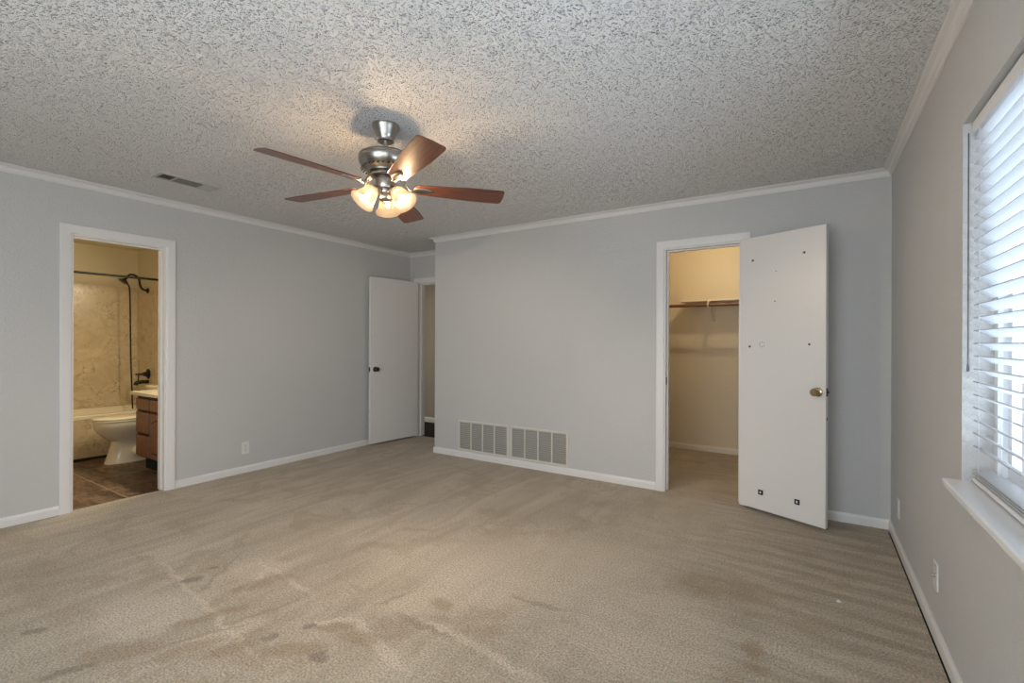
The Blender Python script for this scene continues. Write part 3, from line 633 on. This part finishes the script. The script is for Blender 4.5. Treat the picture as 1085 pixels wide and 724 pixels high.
# ------------------------------------------------------------------ bathroom
BXB, BYR, BYL = -7.25, 2.51, .35
BH = 2.40
w = MB(); w.box((BXB - T, BYL - T, -.02), (BXB, BYR + T, BH)); struct(w.build('wall_bathroom_far', M['bath_paint']), 'cream bathroom wall above the tub surround', 'wall')
w = MB(); w.box((BXB, BYR, -.02), (XL - T, BYR + T, BH)); struct(w.build('wall_bathroom_back', M['bath_paint']), 'cream bathroom wall behind the vanity', 'wall')
w = MB(); w.box((BXB, BYL - T, -.02), (XL - T, BYL, BH)); struct(w.build('wall_bathroom_near', M['bath_paint']), 'cream bathroom wall out of sight beside the doorway', 'wall')
w = MB(); w.box((XL - T - .012, BYL, -.02), (XL - T, BY0 - CW, BH)); w.box((XL - T - .012, BY1 + CW, -.02), (XL - T, BYR, BH)); w.box((XL - T - .012, BY0 - CW, BZ + CW), (XL - T, BY1 + CW, BH))
struct(w.build('wall_bathroom_door', M['bath_paint']), 'cream bathroom face of the doorway wall', 'wall')
w = MB(); w.box((BXB - T, BYL - T, BH), (XL - T, BYR + T, H + .1)); struct(w.build('ceiling_bathroom', M['bath_paint']), 'cream bathroom ceiling', 'ceiling')
w = MB(); w.box((BXB - T, BYL - T, -.10), (XL - .03, BYR + T, -.012)); struct(w.build('floor_bathroom', M['tile']), 'brown slate tile bathroom floor with pale grout', 'floor')
w = MB(); w.box((XL - .035, BY0 + .016, -.012), (XL - .028, BY1 - .016, .002)); struct(w.build('trim_9', M['carpet']), 'carpet edge at the bathroom threshold', 'threshold')

TX = -6.475
# surround: marble panels on the two visible tub walls, with corner strip and top band
root = empty('trim_10', (BXB, BYR, .43)); struct(root, 'beige veined marble panels on the walls around the bathtub', 'tub surround')
w = MB(); w.box((0, BYL - BYR, .0), (.012, -.012, 1.50)); w.build('back_panel', M['marble'], root)
w = MB(); w.box((0, -.012, .0), (TX - BXB + .10, 0, 1.50)); w.build('end_panel', M['marble'], root)
w = MB(); w.box((.012, -.075, 0), (.020, -.012, 1.50)); w.build('corner_strip', M['marble'], root, bevel=.003)
w = MB(); w.box((.012, BYL - BYR, .0), (.024, -.012, .075)); w.build('ledge', M['marble'], root, bevel=.004)
# bathtub
tub = empty('bathtub', ((TX + BXB)/2, (BYL + BYR)/2, -.012)); tag(tub, 'cream bathtub with marble apron behind the toilet', 'bathtub')
hx, hy = (TX - BXB)/2 - .013, (BYR - BYL)/2 - .013
def rr(ax, ay, r, z, n=6):
    out = []
    for cx, cy, a0 in ((ax - r, ay - r, 0), (-ax + r, ay - r, PI/2), (-ax + r, -ay + r, PI), (ax - r, -ay + r, 3*PI/2)):
        for k in range(n + 1): q = a0 + PI/2*k/n; out.append((cx + r*math.cos(q), cy + r*math.sin(q), z))
    return out
w = MB(); w.loft([rr(hx, hy, .012, .435), rr(hx, hy, .012, .468), rr(hx - .006, hy - .006, .012, .474), rr(hx - .075, hy - .09, .10, .474), rr(hx - .09, hy - .11, .10, .46), rr(hx - .13, hy - .20, .14, .20), rr(hx - .18, hy - .28, .14, .12), rr(.05, .05, .04, .115)], cap=False); w.build('basin', M['porcelain'], tub, smooth=True)
w = MB(); w.box((hx - .022, -hy, 0), (hx - .004, hy, .436)); w.build('apron', M['marble'], tub)
w = MB(); w.box((hx - .006, -hy, 0), (hx + .004, hy, .028)); w.build('base_shade_strip', M['recess_shade'], tub)  # added dark strip painting the shadow along the tub base
# shower fittings on the end wall
AX = -6.93; EY = BYR - .012
root = empty('hand_shower', (AX, EY, 1.88)); tag(root, 'black hand shower on a curved arm with long hanging hose', 'shower')
w = MB(); w.lathe([(.0005, .0), (.034, 0), (.034, .006), (.018, .016), (.0005, .018)], (0, 0, 0), 20, Matrix.Rotation(PI/2, 3, 'X')); w.build('wall_flange', M['black'], root, smooth=True)
w = MB(); w.tube(spline([(0, -.01, 0), (0, -.055, .012), (0, -.082, .06), (0, -.094, .13), (0, -.13, .172), (0, -.18, .178), (0, -.205, .15)], 6), .0125, 12); w.build('shower_arm', M['black'], root, smooth=True)
dirv = Vector((0, -.62, -.78)).normalized(); R = dirv.to_track_quat('Z', 'Y').to_matrix()
w = MB(); w.lathe([(.0005, -.01), (.015, -.008), (.017, .02), (.014, .035), (.022, .055), (.046, .075), (.048, .084), (.0005, .086)], (0, -.205, .15), 20, R); w.build('spray_head', M['black'], root, smooth=True)
w = MB(); w.tube(spline([(0, -.225, .105), (0, -.205, .06), (0, -.185, -.02), (0, -.178, -.4), (0, -.172, -.8), (0, -.160, -1.2), (0, -.152, -1.44)], 8), .0085, 8); w.build('hose', M['black'], root, smooth=True)
root = empty('tub_valve', (-6.91, EY, .832)); tag(root, 'black round tub valve with lever on the marble end wall', 'tub valve')
w = MB(); w.lathe([(.0005, .0), (.062, 0), (.062, .006), (.052, .012), (.028, .014), (.026, .05), (.0005, .052)], (0, 0, .02), 28, Matrix.Rotation(PI/2, 3, 'X')); w.build('escutcheon', M['black'], root, smooth=True)
w = MB(); w.tube([(0, -.045, .02), (0, -.075, .02), (-.0, -.13, .02)], [.014, .013, .010], 12); w.build('lever', M['black'], root, smooth=True)
w = MB(); w.tube(spline([(0, 0, -.075), (0, -.07, -.075), (0, -.12, -.082), (0, -.13, -.11)], 5), .022, 14); w.build('spout', M['black'], root, smooth=True)
w = MB(); w.tube([(0, -.10, .015), (0, -.105, -.06)], .007, 8); w.build('diverter', M['black'], root, smooth=True)
w = MB(); w.tube([(TX, BYL, 1.975), (TX, BYR, 1.975)], .0125, 14)
tag(w.build('shower_rod', M['black'], smooth=True), 'black straight shower curtain rod above the bathtub edge', 'shower rod')

# toilet: faces -y
toi = empty('toilet', (-6.125, 0, -.012)); tag(toi, 'cream porcelain toilet between bathtub and oak vanity', 'toilet')
def ell(cy, ax, ayf, ayb, z, n=36, p=2.2):
    out = []
    for k in range(n):
        q = 2*PI*k/n; c, s = math.cos(q), math.sin(q); ay = ayf if s < 0 else ayb
        out.append((ax*math.copysign(abs(c)**(2/p), c), cy + ay*math.copysign(abs(s)**(2/p), s), z))
    return out
Y0 = 2.02
w = MB(); w.loft([ell(Y0 + .05, .105, .235, .26, 0), ell(Y0 + .05, .103, .232, .26, .02), ell(Y0 + .05, .092, .205, .25, .10), ell(Y0 + .05, .086, .185, .24, .18), ell(Y0 + .05, .090, .180, .24, .225), ell(Y0 + .03, .118, .215, .26, .265), ell(Y0 + .01, .150, .245, .28, .32), ell(Y0, .174, .265, .30, .38), ell(Y0, .182, .270, .31, .425), ell(Y0, .178, .266, .31, .435)])
w.build('bowl', M['porcelain'], toi, smooth=True)
w = MB(); w.loft([ell(Y0, .182, .274, .20, .437), ell(Y0, .187, .280, .20, .441), ell(Y0, .187, .280, .20, .452), ell(Y0, .183, .276, .198, .455)]); w.build('seat', M['porcelain'], toi, smooth=True)
w = MB(); w.loft([ell(Y0, .182, .275, .215, .4575), ell(Y0, .186, .279, .217, .461), ell(Y0, .186, .279, .217, .470), ell(Y0, .176, .268, .210, .477), ell(Y0, .10, .16, .12, .481)]); w.build('lid', M['porcelain'], toi, smooth=True)
w = MB(); w.box((-.215, 2.275, .42), (.215, 2.465, .735)); w.build('tank', M['porcelain'], toi, bevel=.03, seg=4)
w = MB(); w.box((-.228, 2.262, .737), (.228, 2.475, .772)); w.build('tank_lid', M['porcelain'], toi, bevel=.012, seg=3)
w = MB(); w.tube(spline([(.088, Y0 + .10, .17), (.092, Y0 + .04, .10), (.092, Y0 + .12, .05), (.088, Y0 + .22, .06), (.085, Y0 + .25, .15)], 5), .028, 12); w.build('trapway', M['porcelain'], toi, smooth=True)

# vanity cabinet: front plane at y = VF, width along x
VF, VX0, VX1, VB = 1.95, -5.64, XL - T - .016, BYR
van = empty('vanity_cabinet', (VX0, VF, -.012)); tag(van, 'oak bathroom vanity cabinet with three drawers beside arched panel doors', 'cabinet')
VW, VD, VH = VX1 - VX0, VB - VF - .005, .735
w = MB(); w.box((0, .004, .135), (VW, VD, VH)); w.build('body', M['recess_shade'], van)  # darkened body paints the shade in the gaps between the fronts
w = MB(); w.box((.0, .07, 0), (VW, VD, .135)); w.build('toe_kick', M['dark'], van)  # toe kick coloured near-black to paint the shadow under the vanity
w = MB(); w.box((-.002, 0, .135), (.012, VD, VH)); w.build('side_panel', M['oak'], van)
def front(x0, x1, z0, z1, name, arch=False):
    w = MB(); w.box((x0, -.018, z0), (x1, .002, z1)); o = w.build(name, M['oak'], van, bevel=.006, seg=2)
    if arch:
        ix0, ix1, iz0, iz1 = x0 + .055, x1 - .055, z0 + .055, z1 - .06
        def poly(g):
            a, b, c, d_ = ix0 + g, ix1 - g, iz0 + g, iz1 - g
            top = [(b + (a - b)*k/12, d_ - .035 + .035*math.sin(PI*k/12)) for k in range(13)]
            return [(a, c), (b, c)] + top
        w = MB(); w.loft([[(x, -.0182, z) for x, z in poly(-.008)], [(x, -.0190, z) for x, z in poly(-.006)]]); w.build('panel_groove', M['recess_shade'], o)  # groove drawn as a near-black strip, its shade painted in
        w = MB(); w.loft([[(x, -.0185, z) for x, z in poly(.004)], [(x, -.021, z) for x, z in poly(.006)], [(x, -.0255, z) for x, z in poly(.028)]]); w.build('raised_panel', M['oak'], o)
    return o
dw = .30
front(.010, dw - .008, .60, VH - .028, 'drawer'); front(.010, dw - .008, .376, .578, 'drawer'); front(.010, dw - .008, .150, .352, 'drawer')
front(dw + .020, dw + .36, .60, VH - .028, 'false_front'); front(dw + .020, dw + .36, .150, .578, 'door', True)
front(dw + .385, VW - .02, .60, VH - .028, 'false_front'); front(dw + .385, VW - .02, .150, .578, 'door', True)
ctop = empty('countertop', (VX0, VF, VH - .012)); tag(ctop, 'cream bathroom countertop on the oak vanity', 'countertop')
w = MB(); w.box((-.105, -.03, .001), (VW, VD, .034)); w.build('slab', M['countertop'], ctop, bevel=.006, seg=3)
w = MB(); w.box((-.105, VD - .02, .0345), (VW, VD, .12)); w.build('backsplash', M['countertop'], ctop, bevel=.004)
snk = empty('sink', (VX0 + .42, VF + .24, VH + .0228)); tag(snk, 'white raised rim oval sink set in the bathroom countertop', 'sink')
w = MB(); sc = Matrix.Diagonal((1.25, 1.0, 1.0)); w.lathe([(.205, 0), (.203, .020), (.190, .032), (.172, .030), (.150, .012), (.08, .004), (.002, .003)], (0, 0, 0), 44, sc); w.build('rim_basin', M['porcelain'], snk, smooth=True)
fau = empty('sink_faucet', (VX0 + .47, VF + .475, VH + .023)); tag(fau, 'black sink faucet at the back of the bathroom countertop', 'faucet')
w = MB(); w.lathe([(.0005, 0), (.028, 0), (.026, .01), (.016, .02), (.014, .11), (.0005, .115)], n=20); w.build('body', M['black'], fau, smooth=True)
w = MB(); w.tube(spline([(0, 0, .09), (0, -.05, .12), (0, -.11, .11), (0, -.13, .08)], 5), .011, 12); w.build('spout', M['black'], fau, smooth=True)
w = MB(); w.tube([(0, 0, .112), (0, .01, .135), (0, .05, .155)], [.008, .008, .006], 10); w.build('lever', M['black'], fau, smooth=True)
tp_ = empty('toilet_paper_holder', (VX0, VF + .05, .62)); tag(tp_, 'small black metal toilet paper holder on the end of the vanity', 'ring holder')  # ring-shaped toilet paper holder
w = MB(); w.lathe([(.0005, 0), (.02, 0), (.018, .008), (.009, .012), (.008, .035), (.0005, .037)], (-.002, 0, .05), 16, Matrix.Rotation(-PI/2, 3, 'Y')); w.build('mount', M['black'], tp_, smooth=True)
w = MB(); w.tube(spline([(-.032, 0, .05), (-.040, -.03, .02), (-.040, -.035, -.03), (-.040, -.01, -.055), (-.040, .03, -.05), (-.040, .055, -.02)], 5), .005, 8); w.build('ring', M['black'], tp_, smooth=True)
scrap = MB(); scrap.loft([[(-.012, -.006, .001), (.004, -.009, .001), (.012, .004, .001), (-.005, .008, .001)], [(-.010, -.005, .004), (.004, -.008, .007), (.011, .004, .003), (-.004, .007, .008)]])
tag(scrap.build('paper_scrap', M['white_plastic'], loc=(0.114, 2.791, 0)), 'tiny white paper scrap lying on the tan carpet', 'scrap')
